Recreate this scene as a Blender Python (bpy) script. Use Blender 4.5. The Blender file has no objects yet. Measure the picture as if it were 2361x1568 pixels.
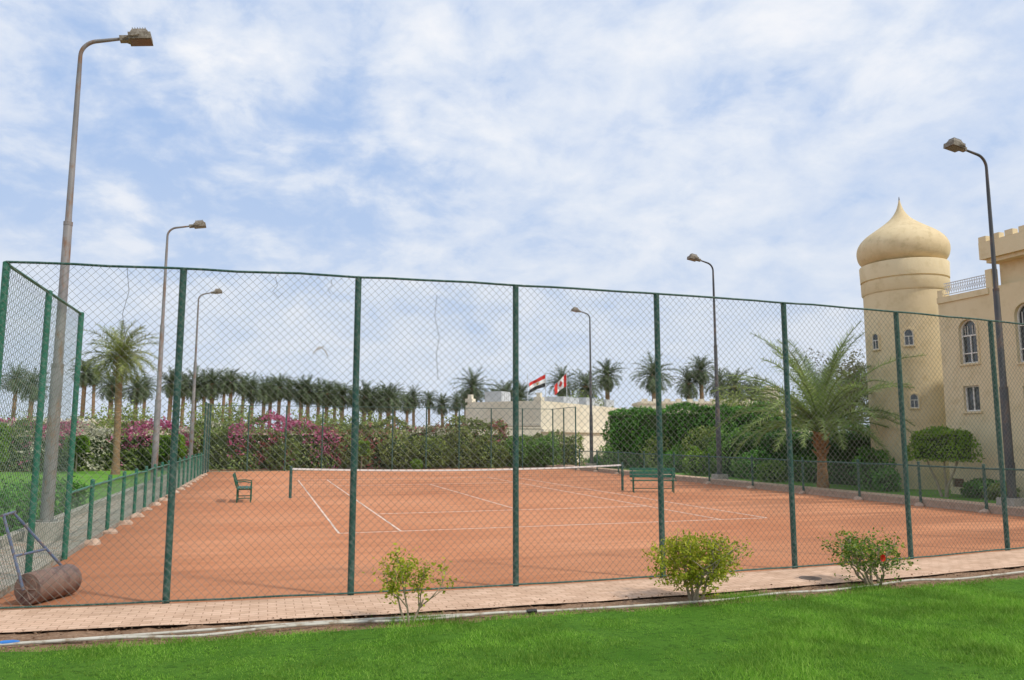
import bpy, bmesh, math, random
import numpy as np
from mathutils import Vector, Matrix, noise
random.seed(7); rng=np.random.default_rng(7)
scene=bpy.context.scene; COL=scene.collection
TH=math.radians(17.5); CT,ST=math.cos(TH),math.sin(TH)
def polar(t,D):
    # survey position: t = tangent of bearing off the viewing axis, D = distance along it
    return (D*(t*CT+ST), D*(-t*ST+CT))
# ------------------------------------------------------------------ materials
def newmat(name):
    m=bpy.data.materials.new(name); m.use_nodes=True
    nt=m.node_tree; nt.nodes.clear()
    out=nt.nodes.new('ShaderNodeOutputMaterial'); b=nt.nodes.new('ShaderNodeBsdfPrincipled')
    nt.links.new(b.outputs[0],out.inputs[0]); return m,nt,b,out
def N(nt,t,**k):
    n=nt.nodes.new(t)
    for a,v in k.items():
        if a in n.inputs: n.inputs[a].default_value=v
        else: setattr(n,a,v)
    return n
def c4(c): return (c[0],c[1],c[2],1)
def ramp(nt,src,stops):
    r=nt.nodes.new('ShaderNodeValToRGB'); el=r.color_ramp.elements
    while len(el)<len(stops): el.new(0.5)
    for e,(p,c) in zip(el,stops): e.position=p; e.color=c4(c) if len(c)==3 else c
    nt.links.new(src,r.inputs[0]); return r
def noisy(name,c1,c2,scale=3.0,rough=.8,bump=0.0,bscale=40,detail=6,metal=0,c3=None,s2=None,stretch=None,spec=.3,bdist=.02):
    m,nt,b,out=newmat(name)
    g=N(nt,'ShaderNodeNewGeometry'); src=g.outputs['Position']
    if stretch:
        mp=N(nt,'ShaderNodeMapping'); mp.inputs['Scale'].default_value=stretch
        nt.links.new(src,mp.inputs[0]); src=mp.outputs[0]
    n=N(nt,'ShaderNodeTexNoise',Scale=scale,Detail=detail,Roughness=.6); nt.links.new(src,n.inputs['Vector'])
    r=ramp(nt,n.outputs[0],[(.32,c1),(.68,c2)]); colr=r.outputs[0]
    if c3:
        n2=N(nt,'ShaderNodeTexNoise',Scale=s2 or scale*6,Detail=5,Roughness=.65); nt.links.new(src,n2.inputs['Vector'])
        r2=ramp(nt,n2.outputs[0],[(.5,(0,0,0)),(.66,(1,1,1))])
        mx=N(nt,'ShaderNodeMixRGB'); nt.links.new(r2.outputs[0],mx.inputs[0]); nt.links.new(colr,mx.inputs[1]); mx.inputs[2].default_value=c4(c3); colr=mx.outputs[0]
    nt.links.new(colr,b.inputs['Base Color'])
    b.inputs['Roughness'].default_value=rough; b.inputs['Metallic'].default_value=metal
    b.inputs['Specular IOR Level'].default_value=spec
    if bump:
        n3=N(nt,'ShaderNodeTexNoise',Scale=bscale,Detail=6,Roughness=.7); nt.links.new(g.outputs['Position'],n3.inputs['Vector'])
        bp=N(nt,'ShaderNodeBump',Strength=bump,Distance=bdist); nt.links.new(n3.outputs[0],bp.inputs['Height']); nt.links.new(bp.outputs[0],b.inputs['Normal'])
    return m
def leafmat(name,cols,clump=1.2,trans=.25,rough=.6,dark=.55,mul=1.0):
    m,nt,b,out=newmat(name); cols=[tuple(min(.9,q*mul) for q in c) for c in cols]
    g=N(nt,'ShaderNodeNewGeometry')
    k=len(cols); r=ramp(nt,g.outputs['Random Per Island'],[(i/max(1,k-1),c) for i,c in enumerate(cols)])
    n=N(nt,'ShaderNodeTexNoise',Scale=clump,Detail=3); nt.links.new(g.outputs['Position'],n.inputs['Vector'])
    r2=ramp(nt,n.outputs[0],[(.35,(dark,dark,dark)),(.65,(1.15,1.15,1.15))])
    mx=N(nt,'ShaderNodeMixRGB',blend_type='MULTIPLY'); mx.inputs[0].default_value=1
    nt.links.new(r.outputs[0],mx.inputs[1]); nt.links.new(r2.outputs[0],mx.inputs[2])
    nt.links.new(mx.outputs[0],b.inputs['Base Color']); b.inputs['Roughness'].default_value=rough
    b.inputs['Specular IOR Level'].default_value=.25
    t=N(nt,'ShaderNodeBsdfTranslucent'); nt.links.new(mx.outputs[0],t.inputs[0])
    ms=N(nt,'ShaderNodeMixShader'); ms.inputs[0].default_value=trans
    nt.links.new(b.outputs[0],ms.inputs[1]); nt.links.new(t.outputs[0],ms.inputs[2]); nt.links.new(ms.outputs[0],out.inputs[0])
    return m

M={}
def clay():
    m,nt,b,out=newmat('court_clay')
    g=N(nt,'ShaderNodeNewGeometry')
    n=N(nt,'ShaderNodeTexNoise',Scale=.22,Detail=7,Roughness=.6); nt.links.new(g.outputs['Position'],n.inputs['Vector'])
    r=ramp(nt,n.outputs[0],[(.3,(.465,.185,.092)),(.5,(.55,.238,.122)),(.7,(.605,.282,.155))])
    mp=N(nt,'ShaderNodeMapping'); mp.inputs['Scale'].default_value=(.25,3.2,1); nt.links.new(g.outputs['Position'],mp.inputs[0])
    n2=N(nt,'ShaderNodeTexNoise',Scale=1.0,Detail=8,Roughness=.7); nt.links.new(mp.outputs[0],n2.inputs['Vector'])
    r2=ramp(nt,n2.outputs[0],[(.3,(.80,.78,.76)),(.6,(1.04,1.04,1.04))])
    mx=N(nt,'ShaderNodeMixRGB',blend_type='MULTIPLY'); mx.inputs[0].default_value=1
    nt.links.new(r.outputs[0],mx.inputs[1]); nt.links.new(r2.outputs[0],mx.inputs[2])
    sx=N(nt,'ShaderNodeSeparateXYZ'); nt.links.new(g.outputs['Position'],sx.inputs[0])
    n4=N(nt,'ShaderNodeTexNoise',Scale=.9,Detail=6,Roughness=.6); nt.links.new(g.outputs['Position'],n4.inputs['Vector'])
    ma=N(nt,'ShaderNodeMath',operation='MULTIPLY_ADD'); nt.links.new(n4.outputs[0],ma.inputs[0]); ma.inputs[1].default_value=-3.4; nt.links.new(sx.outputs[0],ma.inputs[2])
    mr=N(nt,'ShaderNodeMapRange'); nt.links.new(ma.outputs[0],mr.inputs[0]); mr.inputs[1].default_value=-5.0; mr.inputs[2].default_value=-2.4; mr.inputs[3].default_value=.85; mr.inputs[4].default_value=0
    mx2=N(nt,'ShaderNodeMixRGB'); nt.links.new(mr.outputs[0],mx2.inputs[0]); nt.links.new(mx.outputs[0],mx2.inputs[1]); mx2.inputs[2].default_value=(.33,.14,.072,1)  # left side darkened in the clay colour to stand for shadow
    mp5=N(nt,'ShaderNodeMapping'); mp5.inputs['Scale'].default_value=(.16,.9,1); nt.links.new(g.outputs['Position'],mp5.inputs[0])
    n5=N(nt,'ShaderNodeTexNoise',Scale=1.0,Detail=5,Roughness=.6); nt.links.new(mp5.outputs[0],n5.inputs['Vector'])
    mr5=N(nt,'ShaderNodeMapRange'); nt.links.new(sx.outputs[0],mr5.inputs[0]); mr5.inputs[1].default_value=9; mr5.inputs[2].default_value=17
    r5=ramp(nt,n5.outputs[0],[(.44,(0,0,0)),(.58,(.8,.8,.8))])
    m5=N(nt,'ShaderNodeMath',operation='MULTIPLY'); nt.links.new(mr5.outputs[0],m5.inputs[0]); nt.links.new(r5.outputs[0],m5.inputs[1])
    mx5=N(nt,'ShaderNodeMixRGB'); nt.links.new(m5.outputs[0],mx5.inputs[0]); nt.links.new(mx2.outputs[0],mx5.inputs[1]); mx5.inputs[2].default_value=(.33,.14,.075,1)  # cast shadow streaks painted into the clay colour, stronger towards the right
    nt.links.new(mx5.outputs[0],b.inputs['Base Color']); b.inputs['Roughness'].default_value=.95; b.inputs['Specular IOR Level'].default_value=.1
    n3=N(nt,'ShaderNodeTexNoise',Scale=14,Detail=8,Roughness=.75); nt.links.new(g.outputs['Position'],n3.inputs['Vector'])
    bp=N(nt,'ShaderNodeBump',Strength=.4,Distance=.03); nt.links.new(n3.outputs[0],bp.inputs['Height']); nt.links.new(bp.outputs[0],b.inputs['Normal'])
    return m
M['clay']=clay()
def pavers():
    m,nt,b,out=newmat('path_pavers')
    g=N(nt,'ShaderNodeNewGeometry')
    br=N(nt,'ShaderNodeTexBrick',Scale=1.0); br.inputs['Brick Width'].default_value=.21; br.inputs['Row Height'].default_value=.105
    br.inputs['Mortar Size'].default_value=.006; br.inputs['Color1'].default_value=(.57,.375,.255,1); br.inputs['Color2'].default_value=(.68,.47,.335,1); br.inputs['Mortar'].default_value=(.36,.215,.135,1)
    br.inputs['Mortar Smooth'].default_value=.3
    nt.links.new(g.outputs['Position'],br.inputs['Vector'])
    n=N(nt,'ShaderNodeTexNoise',Scale=2.2,Detail=7,Roughness=.65); nt.links.new(g.outputs['Position'],n.inputs['Vector'])
    r=ramp(nt,n.outputs[0],[(.3,(.80,.77,.73)),(.65,(1.08,1.08,1.08))])
    mx=N(nt,'ShaderNodeMixRGB',blend_type='MULTIPLY'); mx.inputs[0].default_value=1
    nt.links.new(br.outputs[0],mx.inputs[1]); nt.links.new(r.outputs[0],mx.inputs[2]); nt.links.new(mx.outputs[0],b.inputs['Base Color'])
    b.inputs['Roughness'].default_value=.9
    bp=N(nt,'ShaderNodeBump',Strength=.4,Distance=.01); bp.invert=True; nt.links.new(br.outputs[1],bp.inputs['Height']); nt.links.new(bp.outputs[0],b.inputs['Normal'])
    return m
M['pavers']=pavers()
M['sand']=noisy('ground_sand',(.34,.25,.16),(.44,.34,.23),.4,.95,.3,8)
M['soil']=noisy('bed_soil',(.22,.125,.07),(.38,.235,.145),2.5,.97,1.0,22,c3=(.46,.31,.205),s2=18,bdist=.05)
M['lawn']=noisy('lawn_grass',(.09,.23,.025),(.16,.34,.05),.7,.9,.8,60,c3=(.20,.37,.07),s2=9,bdist=.04,spec=.1)
M['lawnnear']=noisy('lawn_turf',(.07,.19,.015),(.12,.27,.03),1.2,.9,.9,70,c3=(.05,.13,.012),s2=14,bdist=.04,spec=.1)
M['line']=noisy('court_line_paint',(.70,.54,.44),(.78,.70,.62),6,.8,c3=(.58,.31,.19),s2=9)
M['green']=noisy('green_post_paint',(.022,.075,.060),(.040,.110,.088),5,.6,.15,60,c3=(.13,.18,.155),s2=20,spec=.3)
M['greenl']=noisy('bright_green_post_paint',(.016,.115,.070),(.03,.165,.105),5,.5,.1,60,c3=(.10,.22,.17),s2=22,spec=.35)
M['greenb']=noisy('bench_green_paint',(.012,.095,.058),(.02,.14,.085),5,.5,c3=(.05,.06,.04),s2=20)
M['wire']=noisy('chain_link_wire',(.09,.105,.09),(.20,.20,.17),3,.6,spec=.3)
M['wirel']=noisy('chain_link_wire_green',(.08,.15,.11),(.17,.24,.19),3,.6)
M['polegrey']=noisy('lamp_pole_grey',(.16,.155,.16),(.26,.245,.24),3,.55,c3=(.20,.11,.06),s2=5,stretch=(1,1,.4),spec=.4)
M['poledark']=noisy('lamp_pole_dark',(.045,.05,.055),(.085,.085,.09),3,.5,c3=(.13,.09,.07),s2=6,stretch=(1,1,.4),spec=.4)
M['housing']=noisy('lamp_housing',(.14,.115,.09),(.23,.20,.16),8,.6,c3=(.34,.31,.26),s2=20)
M['glass']=noisy('lamp_glass',(.08,.06,.045),(.13,.10,.075),10,.15,spec=.6)
M['concrete']=noisy('concrete',(.34,.31,.26),(.46,.42,.37),5,.92,.4,30)
M['footing']=noisy('footing_concrete',(.43,.29,.21),(.56,.41,.31),6,.95,.5,30)
M['grey']=noisy('grey_path_concrete',(.34,.29,.24),(.45,.39,.32),1.5,.93,.3,25,c3=(.38,.25,.17),s2=4)
M['stucco']=noisy('ochre_stucco',(.685,.56,.355),(.75,.63,.42),.5,.92,.35,14,c3=(.64,.52,.32),s2=2.2,spec=.15)
M['stuccoD']=noisy('ochre_dome_stucco',(.63,.495,.295),(.73,.595,.375),1.2,.85,.3,10,c3=(.58,.46,.27),s2=3,spec=.2)
M['cream']=noisy('cream_render',(.70,.62,.48),(.78,.71,.57),.4,.93,.2,6)
M['frame']=noisy('white_window_frame',(.70,.68,.62),(.78,.76,.72),8,.6)
M['pane']=noisy('window_glass',(.025,.03,.035),(.07,.08,.09),2,.08,spec=.8)
M['dark']=noisy('dark_opening',(.05,.035,.025),(.08,.06,.04),6,.9)
M['vent']=noisy('brown_vent',(.20,.09,.06),(.27,.14,.10),9,.8)
M['rust']=noisy('roller_rust',(.17,.10,.075),(.27,.175,.135),3,.55,.08,30,c3=(.12,.07,.06),s2=7,spec=.4)
M['blue']=noisy('blue_grey_paint',(.09,.125,.21),(.16,.20,.30),5,.5,c3=(.22,.14,.09),s2=16)
M['hose']=noisy('hose_plastic',(.44,.42,.35),(.57,.55,.48),4,.5,c3=(.30,.24,.17),s2=9)
M['hoseblue']=noisy('blue_tape',(.03,.15,.45),(.05,.22,.6),6,.4)
M['black']=noisy('black_tape',(.02,.02,.02),(.04,.04,.04),6,.5)
M['white']=noisy('white_band',(.74,.73,.70),(.80,.79,.76),6,.7)
M['netting']=noisy('net_cord',(.05,.045,.04),(.09,.07,.06),6,.8)
M['metal']=noisy('galvanised_metal',(.50,.52,.54),(.64,.66,.69),4,.5,metal=.1)
M['unit']=noisy('grey_rooftop_unit',(.42,.44,.46),(.52,.54,.56),3,.6)
M['red']=noisy('flag_red',(.55,.02,.02),(.62,.04,.03),2,.8)
M['flagwhite']=noisy('flag_white',(.75,.75,.75),(.8,.8,.8),2,.8)
M['flagblack']=noisy('flag_black',(.02,.02,.02),(.03,.03,.03),2,.8)
M['gold']=noisy('flag_gold',(.5,.32,.04),(.55,.36,.06),2,.8)
M['iron']=noisy('cast_iron',(.16,.125,.10),(.26,.20,.16),12,.7,.4,50)
M['bark']=noisy('palm_bark',(.22,.135,.075),(.40,.27,.165),4,.95,.9,12,stretch=(1,1,3.5),c3=(.13,.08,.045),s2=8,bdist=.06)
M['barkred']=noisy('palm_fibre_bark',(.30,.14,.06),(.46,.25,.12),5,.95,.9,14,stretch=(1,1,2.5),c3=(.16,.08,.04),s2=9,bdist=.06)
M['stem']=noisy('shrub_bark',(.26,.21,.14),(.40,.33,.24),12,.9)
M['palmfar']=leafmat('date_palm_fronds',[(.055,.085,.04),(.10,.135,.07),(.16,.19,.10)],.9,.25,mul=1.4)
M['palmmid']=leafmat('palm_fronds_green',[(.14,.18,.05),(.22,.25,.08),(.33,.33,.14)],.8,.3,mul=1.4)
M['palmbig']=leafmat('young_palm_fronds',[(.13,.20,.055),(.22,.30,.09),(.35,.42,.17)],.9,.4,mul=1.3,dark=.65)
M['hedge']=leafmat('trimmed_hedge_leaves',[(.035,.11,.016),(.065,.18,.028),(.12,.27,.045)],1.0,.25,mul=1.6)
M['hedgedk']=leafmat('dark_hedge_leaves',[(.020,.068,.014),(.04,.115,.022),(.07,.17,.035)],1.0,.2,mul=1.2)
M['topi']=leafmat('topiary_leaves',[(.11,.22,.02),(.18,.32,.03),(.26,.40,.05)],2.0,.3,dark=.75)
M['bou']=leafmat('bougainvillea_leaves',[(.10,.155,.04),(.19,.26,.07),(.31,.37,.12)],.7,.3,dark=.65,mul=1.15)
M['bouo']=leafmat('olive_hedge_leaves',[(.12,.165,.045),(.21,.265,.08),(.33,.37,.13)],.7,.3,dark=.65,mul=1.15)
M['bush']=leafmat('olive_bush_leaves',[(.14,.20,.045),(.23,.30,.08),(.34,.40,.12)],1.0,.3,mul=1.1)
M['bushg']=leafmat('green_bush_leaves',[(.07,.165,.03),(.13,.26,.05),(.21,.36,.08)],1.2,.3,mul=1.2)
M['treeleaf']=leafmat('olive_tree_leaves',[(.11,.12,.05),(.18,.18,.08),(.25,.24,.12)],1.0,.3)
M['pink']=leafmat('bougainvillea_pink',[(.45,.07,.19),(.56,.14,.28),(.64,.27,.39)],1.5,.25,dark=.8)
M['redfl']=leafmat('bougainvillea_red',[(.36,.10,.10),(.44,.15,.14),(.48,.22,.18)],1.5,.25,dark=.8)
M['whitefl']=leafmat('bougainvillea_white',[(.45,.45,.31),(.58,.57,.42),(.66,.64,.52)],1.5,.25,dark=.8)
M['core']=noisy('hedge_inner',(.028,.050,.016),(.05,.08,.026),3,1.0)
M['shrubY']=leafmat('shrub_yellow_leaves',[(.20,.27,.02),(.38,.43,.035),(.58,.55,.06)],5,.4,rough=.4,dark=.75)
M['shrubG']=leafmat('shrub_green_leaves',[(.06,.15,.02),(.15,.26,.03),(.38,.43,.06)],5,.35,rough=.4,dark=.7)
M['flower']=leafmat('hibiscus_red',[(.60,.02,.01),(.75,.04,.02)],5,.3,dark=.9)
M['blade']=leafmat('grass_blades',[(.12,.28,.02),(.20,.40,.04),(.34,.52,.09)],1.6,.42,dark=.66,mul=1.08)
# ------------------------------------------------------------------ mesh builder
class MB:
    def __init__(s): s.v=[]; s.f=[]; s.m=[]
    def add(s,vs,fs,m=0):
        o=len(s.v); s.v+= [tuple(p) for p in vs]; s.f+=[tuple(o+i for i in f) for f in fs]; s.m+=[m]*len(fs); return s
    def box(s,x0,x1,y0,y1,z0,z1,m=0):
        return s.add([(x0,y0,z0),(x1,y0,z0),(x1,y1,z0),(x0,y1,z0),(x0,y0,z1),(x1,y0,z1),(x1,y1,z1),(x0,y1,z1)],
          [(0,3,2,1),(4,5,6,7),(0,1,5,4),(1,2,6,5),(2,3,7,6),(3,0,4,7)],m)
    def obox(s,c,size,R=Matrix.Identity(3),m=0,taper=1.0):
        hx,hy,hz=[a/2 for a in size]; c=Vector(c); vs=[]
        for z,k in((-hz,1),(hz,taper)):
            for x,y in((-hx,-hy),(hx,-hy),(hx,hy),(-hx,hy)): vs.append(c+R@Vector((x*k,y*k,z)))
        return s.add(vs,[(0,3,2,1),(4,5,6,7),(0,1,5,4),(1,2,6,5),(2,3,7,6),(3,0,4,7)],m)
    def tube(s,pts,rad,n=8,m=0,cap=True):
        pts=[Vector(p) for p in pts]; K=len(pts)
        if not isinstance(rad,(list,tuple)): rad=[rad]*K
        vs=[]; ref=None
        for i,p in enumerate(pts):
            t=(pts[min(i+1,K-1)]-pts[max(i-1,0)])
            if t.length<1e-9: t=Vector((0,0,1))
            t.normalize()
            if ref is None: ref=Vector((1,0,0)) if abs(t.x)<.8 else Vector((0,1,0))
            a=(ref-t*ref.dot(t)).normalized(); ref=a; b=t.cross(a)
            for j in range(n):
                an=2*math.pi*j/n; vs.append(p+a*(rad[i]*math.cos(an))+b*(rad[i]*math.sin(an)))
        fs=[]
        for i in range(K-1):
            for j in range(n):
                k=(j+1)%n; fs.append((i*n+j,i*n+k,(i+1)*n+k,(i+1)*n+j))
        if cap: fs.append(tuple(range(n))[::-1]); fs.append(tuple((K-1)*n+j for j in range(n)))
        return s.add(vs,fs,m)
    def lathe(s,prof,n=48,cx=0,cy=0,m=0):
        vs=[];fs=[]
        for r,z in prof:
            for j in range(n):
                a=2*math.pi*j/n; vs.append((cx+r*math.cos(a),cy+r*math.sin(a),z))
        for i in range(len(prof)-1):
            for j in range(n):
                k=(j+1)%n; fs.append((i*n+j,i*n+k,(i+1)*n+k,(i+1)*n+j))
        fs.append(tuple(range(n))[::-1]); fs.append(tuple((len(prof)-1)*n+j for j in range(n)))
        return s.add(vs,fs,m)
def setm(me,mats,mi=None):
    for m in mats: me.materials.append(M[m])
    if mi is not None and len(mats)>1: me.polygons.foreach_set('material_index',np.array(mi,dtype=np.int32))
def link(o,parent=None):
    COL.objects.link(o)
    if parent: o.parent=parent
    return o
def make(name,mb,mats,parent=None,loc=(0,0,0),smooth=False,fix=False):
    if isinstance(mats,str): mats=[mats]
    me=bpy.data.meshes.new(name); me.from_pydata(mb.v,[],mb.f); setm(me,mats,mb.m)
    if fix:
        bm=bmesh.new(); bm.from_mesh(me); bmesh.ops.recalc_face_normals(bm,faces=bm.faces); bm.to_mesh(me); bm.free()
    if smooth:
        me.polygons.foreach_set('use_smooth',np.ones(len(me.polygons),dtype=bool))
        try: me.set_sharp_from_angle(angle=math.radians(40))
        except Exception: pass
    me.update(); o=bpy.data.objects.new(name,me); o.location=loc; return link(o,parent)
def npmesh(name,V,k,mats,mi=None,parent=None,loc=(0,0,0)):
    V=np.asarray(V,dtype=np.float32).reshape(-1,3); n=len(V)//k
    me=bpy.data.meshes.new(name); me.vertices.add(n*k); me.vertices.foreach_set('co',V.ravel())
    me.loops.add(n*k); me.loops.foreach_set('vertex_index',np.arange(n*k,dtype=np.int32))
    me.polygons.add(n); me.polygons.foreach_set('loop_start',np.arange(0,n*k,k,dtype=np.int32))
    try: me.polygons.foreach_set('loop_total',np.full(n,k,dtype=np.int32))
    except Exception: pass
    if isinstance(mats,str): mats=[mats]
    setm(me,mats,mi); me.update(calc_edges=True); me.validate()
    o=bpy.data.objects.new(name,me); o.location=loc; return link(o,parent)
def root(name,loc,label,cat,group=None):
    o=bpy.data.objects.new(name,None); o.empty_display_size=.2; o.location=loc; tag(o,label,cat,group); return link(o)
def tag(o,label,cat,group=None):
    o['label']=label; o['category']=cat
    if group: o['group']=group
    return o
def struct(o,label=None,cat=None):
    o['kind']='structure'; o['label']=label or o.name.replace('_',' '); o['category']=cat or 'ground'; return o
def dup(r,loc,rotz=0,sc=1.0,label=None):
    def cp(o,par):
        c=o.copy(); COL.objects.link(c)
        if par: c.parent=par
        for ch in list(o.children): cp(ch,c)
        return c
    c=cp(r,None); c.location=loc; c.rotation_euler=(0,0,rotz); c.scale=(sc,sc,sc)
    if label: c['label']=label
    return c
# leaf clouds -------------------------------------------------
def rhomb(C,S,asp=.5,flat=0.0):
    n=len(C); a=rng.normal(size=(n,3)); a[:,2]*=(1-flat); a/=np.linalg.norm(a,axis=1)[:,None]
    b=rng.normal(size=(n,3)); b-=a*np.sum(a*b,1)[:,None]; b/=np.linalg.norm(b,axis=1)[:,None]
    S=np.asarray(S).reshape(-1,1)*np.ones((n,1))
    return np.stack([C+a*S,C+b*S*asp,C-a*S,C-b*S*asp],1)
def nz(p,s,o=0): return noise.noise(Vector((p[0]*s+o,p[1]*s+o*.7,p[2]*s)))
def boxhedge(name,x0,x1,y0,y1,h,mat,label,cat='hedge',leaf=.09,dens=110,lump=.25,rot=0,loc=(0,0,0),fl=None,z0=0.0,parent=None,rnd=0.0,group=None,rag=.1,topvar=0.0,extra=None):
    """local box hedge, leaf faces on noisy shell around a dark core"""
    w,d=x1-x0,y1-y0; areas=[w*d,w*(h-z0),w*(h-z0),d*(h-z0),d*(h-z0)]; tot=sum(areas); n=int(tot*dens)
    side=rng.choice(5,size=n,p=[a/tot for a in areas]); u=rng.random(n);v=rng.random(n)
    P=np.zeros((n,3)); Nn=np.zeros((n,3))
    for sd in range(5):
        k=side==sd
        if sd==0: P[k]=np.stack([x0+u[k]*w,y0+v[k]*d,np.full(k.sum(),h)],1); Nn[k]=(0,0,1)
        elif sd in(1,2): P[k]=np.stack([x0+u[k]*w,np.full(k.sum(),y0 if sd==1 else y1),z0+v[k]*(h-z0)],1); Nn[k]=(0,-1 if sd==1 else 1,0)
        else: P[k]=np.stack([np.full(k.sum(),x0 if sd==3 else x1),y0+u[k]*d,z0+v[k]*(h-z0)],1); Nn[k]=(-1 if sd==3 else 1,0,0)
    o=rng.random()*50
    disp=np.array([nz(p,.55,o)*lump*1.3+nz(p,1.9,o)*lump*.8 for p in P]); disp+= -np.abs(rng.normal(size=n))*.06+rag*np.abs(rng.normal(size=n))*(rng.random(n)<.35)
    P+=Nn*disp[:,None]
    if rnd:   # round the box over: pull upper corners inward
        hz=np.clip((P[:,2]-(z0+(h-z0)*.35))/((h-z0)*.65),0,1)**2*rnd
        P[:,0]+=((x0+x1)/2-P[:,0])*hz; P[:,1]+=((y0+y1)/2-P[:,1])*hz
    if topvar:
        kf=np.array([1+topvar*(1.6*nz((p[0],0,0),.22,o)+.8*nz((p[0],p[1],0),.8,o)) for p in P]); P[:,2]*=kf
        hz=np.clip((P[:,2]-h*.6)/(h*.4),0,1)**2; P[:,1]+=(( (y0+y1)/2)-P[:,1])*hz*.35
    V=rhomb(P,leaf*(.6+.8*rng.random(n))); mats=[mat,'core']; mi=np.zeros(n,int)
    if extra:
        mats.append(extra[0]); val=P[:,0]+1.5*rng.normal(size=n); mi[val>extra[1]]=2
    if fl:
        for fm,th,off,fx in fl:
            j=len(mats); mats.append(fm)
            val=np.array([nz(p,.45,off)+.45*nz(p,2.2,off) for p in P])+.18*rng.normal(size=n)+np.array([fx(p) for p in P])
            mi[val>th]=j
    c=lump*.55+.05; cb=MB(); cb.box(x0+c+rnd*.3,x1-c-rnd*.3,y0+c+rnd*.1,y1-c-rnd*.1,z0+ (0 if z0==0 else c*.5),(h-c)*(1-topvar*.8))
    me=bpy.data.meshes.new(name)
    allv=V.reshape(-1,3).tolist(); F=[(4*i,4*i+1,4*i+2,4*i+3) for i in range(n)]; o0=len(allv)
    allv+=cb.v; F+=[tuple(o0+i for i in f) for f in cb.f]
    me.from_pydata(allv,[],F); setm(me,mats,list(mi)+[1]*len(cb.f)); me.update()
    ob=bpy.data.objects.new(name,me); ob.location=loc; ob.rotation_euler=(0,0,rot); link(ob,parent)
    if not parent: tag(ob,label,cat,group)
    return ob
def blob(name,c,r,mat,label,cat='bush',leaf=.08,n=2500,lump=.3,parent=None,fill=.35,group=None,core=True):
    rx,ry,rz=r; D=rng.normal(size=(n,3)); D/=np.linalg.norm(D,axis=1)[:,None]; o=rng.random()*60
    k=np.array([1+lump*(nz(d,1.6,o)*1.3+nz(d,4.0,o)*.6) for d in D]); rad=(1-fill*rng.random(n)**2)*k
    P=D*rad[:,None]*np.array([rx,ry,rz]); P[:,2]=np.maximum(P[:,2],-rz*.95)
    V=rhomb(P,leaf*(.6+.8*rng.random(n)))
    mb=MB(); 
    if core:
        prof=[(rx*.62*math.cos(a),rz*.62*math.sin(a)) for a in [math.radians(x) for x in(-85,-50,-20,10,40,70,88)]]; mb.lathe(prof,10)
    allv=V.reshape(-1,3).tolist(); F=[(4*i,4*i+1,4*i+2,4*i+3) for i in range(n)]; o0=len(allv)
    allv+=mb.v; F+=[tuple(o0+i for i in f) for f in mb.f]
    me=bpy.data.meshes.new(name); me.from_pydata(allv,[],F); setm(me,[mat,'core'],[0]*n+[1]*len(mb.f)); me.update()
    ob=bpy.data.objects.new(name,me); ob.location=c; link(ob,parent)
    if not parent: tag(ob,label,cat,group)
    return ob
# ------------------------------------------------------------------ setting surfaces
def fy(x):   # the near fence line bows gently
    x=max(-6,min(15,x)); return 10.72+.0083*(x-4.6)**2
def grid(x0,x1,y0,y1,nx,ny,zf,yf=None):
    mb=MB(); vs=[]
    for j in range(ny+1):
        for i in range(nx+1):
            x=x0+(x1-x0)*i/nx; t=j/ny; y=(y0+(y1-y0)*t) if yf is None else yf(x,t); vs.append((x,y,zf(x,y)))
    fs=[(j*(nx+1)+i,j*(nx+1)+i+1,(j+1)*(nx+1)+i+1,(j+1)*(nx+1)+i) for j in range(ny) for i in range(nx)]
    return mb.add(vs,fs)
g=MB(); S=1500; g.add([(-S,-S,-.06),(S,-S,-.06),(S,S,-.06),(-S,S,-.06)],[(0,1,2,3)])
struct(make('ground',g,'sand'),'sandy ground reaching the horizon','ground')
struct(make('clay_court',grid(-3.24,19.3,10,51.2,60,2,lambda x,y:0.0,lambda x,t:fy(x)-.1+(51.2-fy(x)+.1)*t),'clay'),'orange clay tennis court surface','court')
struct(make('brick_path',grid(-14,30,9,11,160,4,lambda x,y:.02+.004*nz((x,y,0),1.5),lambda x,t:fy(x)-1.25+(1.22+.0)*t+(.05*nz((x,0,0),1.1)*(1-t))),'pavers',smooth=True),'brick paved path beside the fence','path')
struct(make('planting_bed_soil',grid(-8,20,8.6,9.6,420,24,lambda x,y:-.008+.026*nz((x,y,0),2.2)+.016*nz((x,y,3),9),lambda x,t:8.5+(fy(x)-1.2-8.5)*t),'soil',smooth=True),'bare reddish soil strip beside the path','soil')
def edge(x): return 8.93+.0045*(max(-6,min(14,x))-4)**2+.07*nz((x,0,0),.5,3)+.05*nz((x,0,0),2.5,5)
def lawnz(x,y): 
    k=min(1,max(0,(edge(x)-y)/.12)); return -.07+.095*k+.012*nz((x,y,0),.8)*k
struct(make('near_lawn',grid(-14,26,-14,9.6,400,280,lawnz),'lawnnear',smooth=True),'mown green lawn in front of the path','lawn')
struct(make('side_lawn',MB().box(-45,-4.85,18.5,53.5,-.2,.05),'lawn'),'green lawn beside the court','lawn')
struct(make('side_lawn_strip',MB().box(21.3,40,12.2,58,-.2,.03),'lawn'),'grass strip between court and building','lawn')
struct(make('side_path',MB().box(-4.60,-3.3,11.6,53.4,-.2,.06),'grey'),'grey concrete side path','path')
struct(make('side_walk',MB().box(19.36,21.25,11.8,53.4,-.2,.10),'pavers'),'pink paved walk behind the low fence','path')
struct(make('rear_soil',MB().box(-45,45,53.6,59,-.2,.04),'soil'),'planting soil under the hedge','soil')
struct(make('side_soil',MB().box(-12,-4.85,11.7,18.45,-.2,.02),'soil'),'bare soil beside the path','soil')
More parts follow.
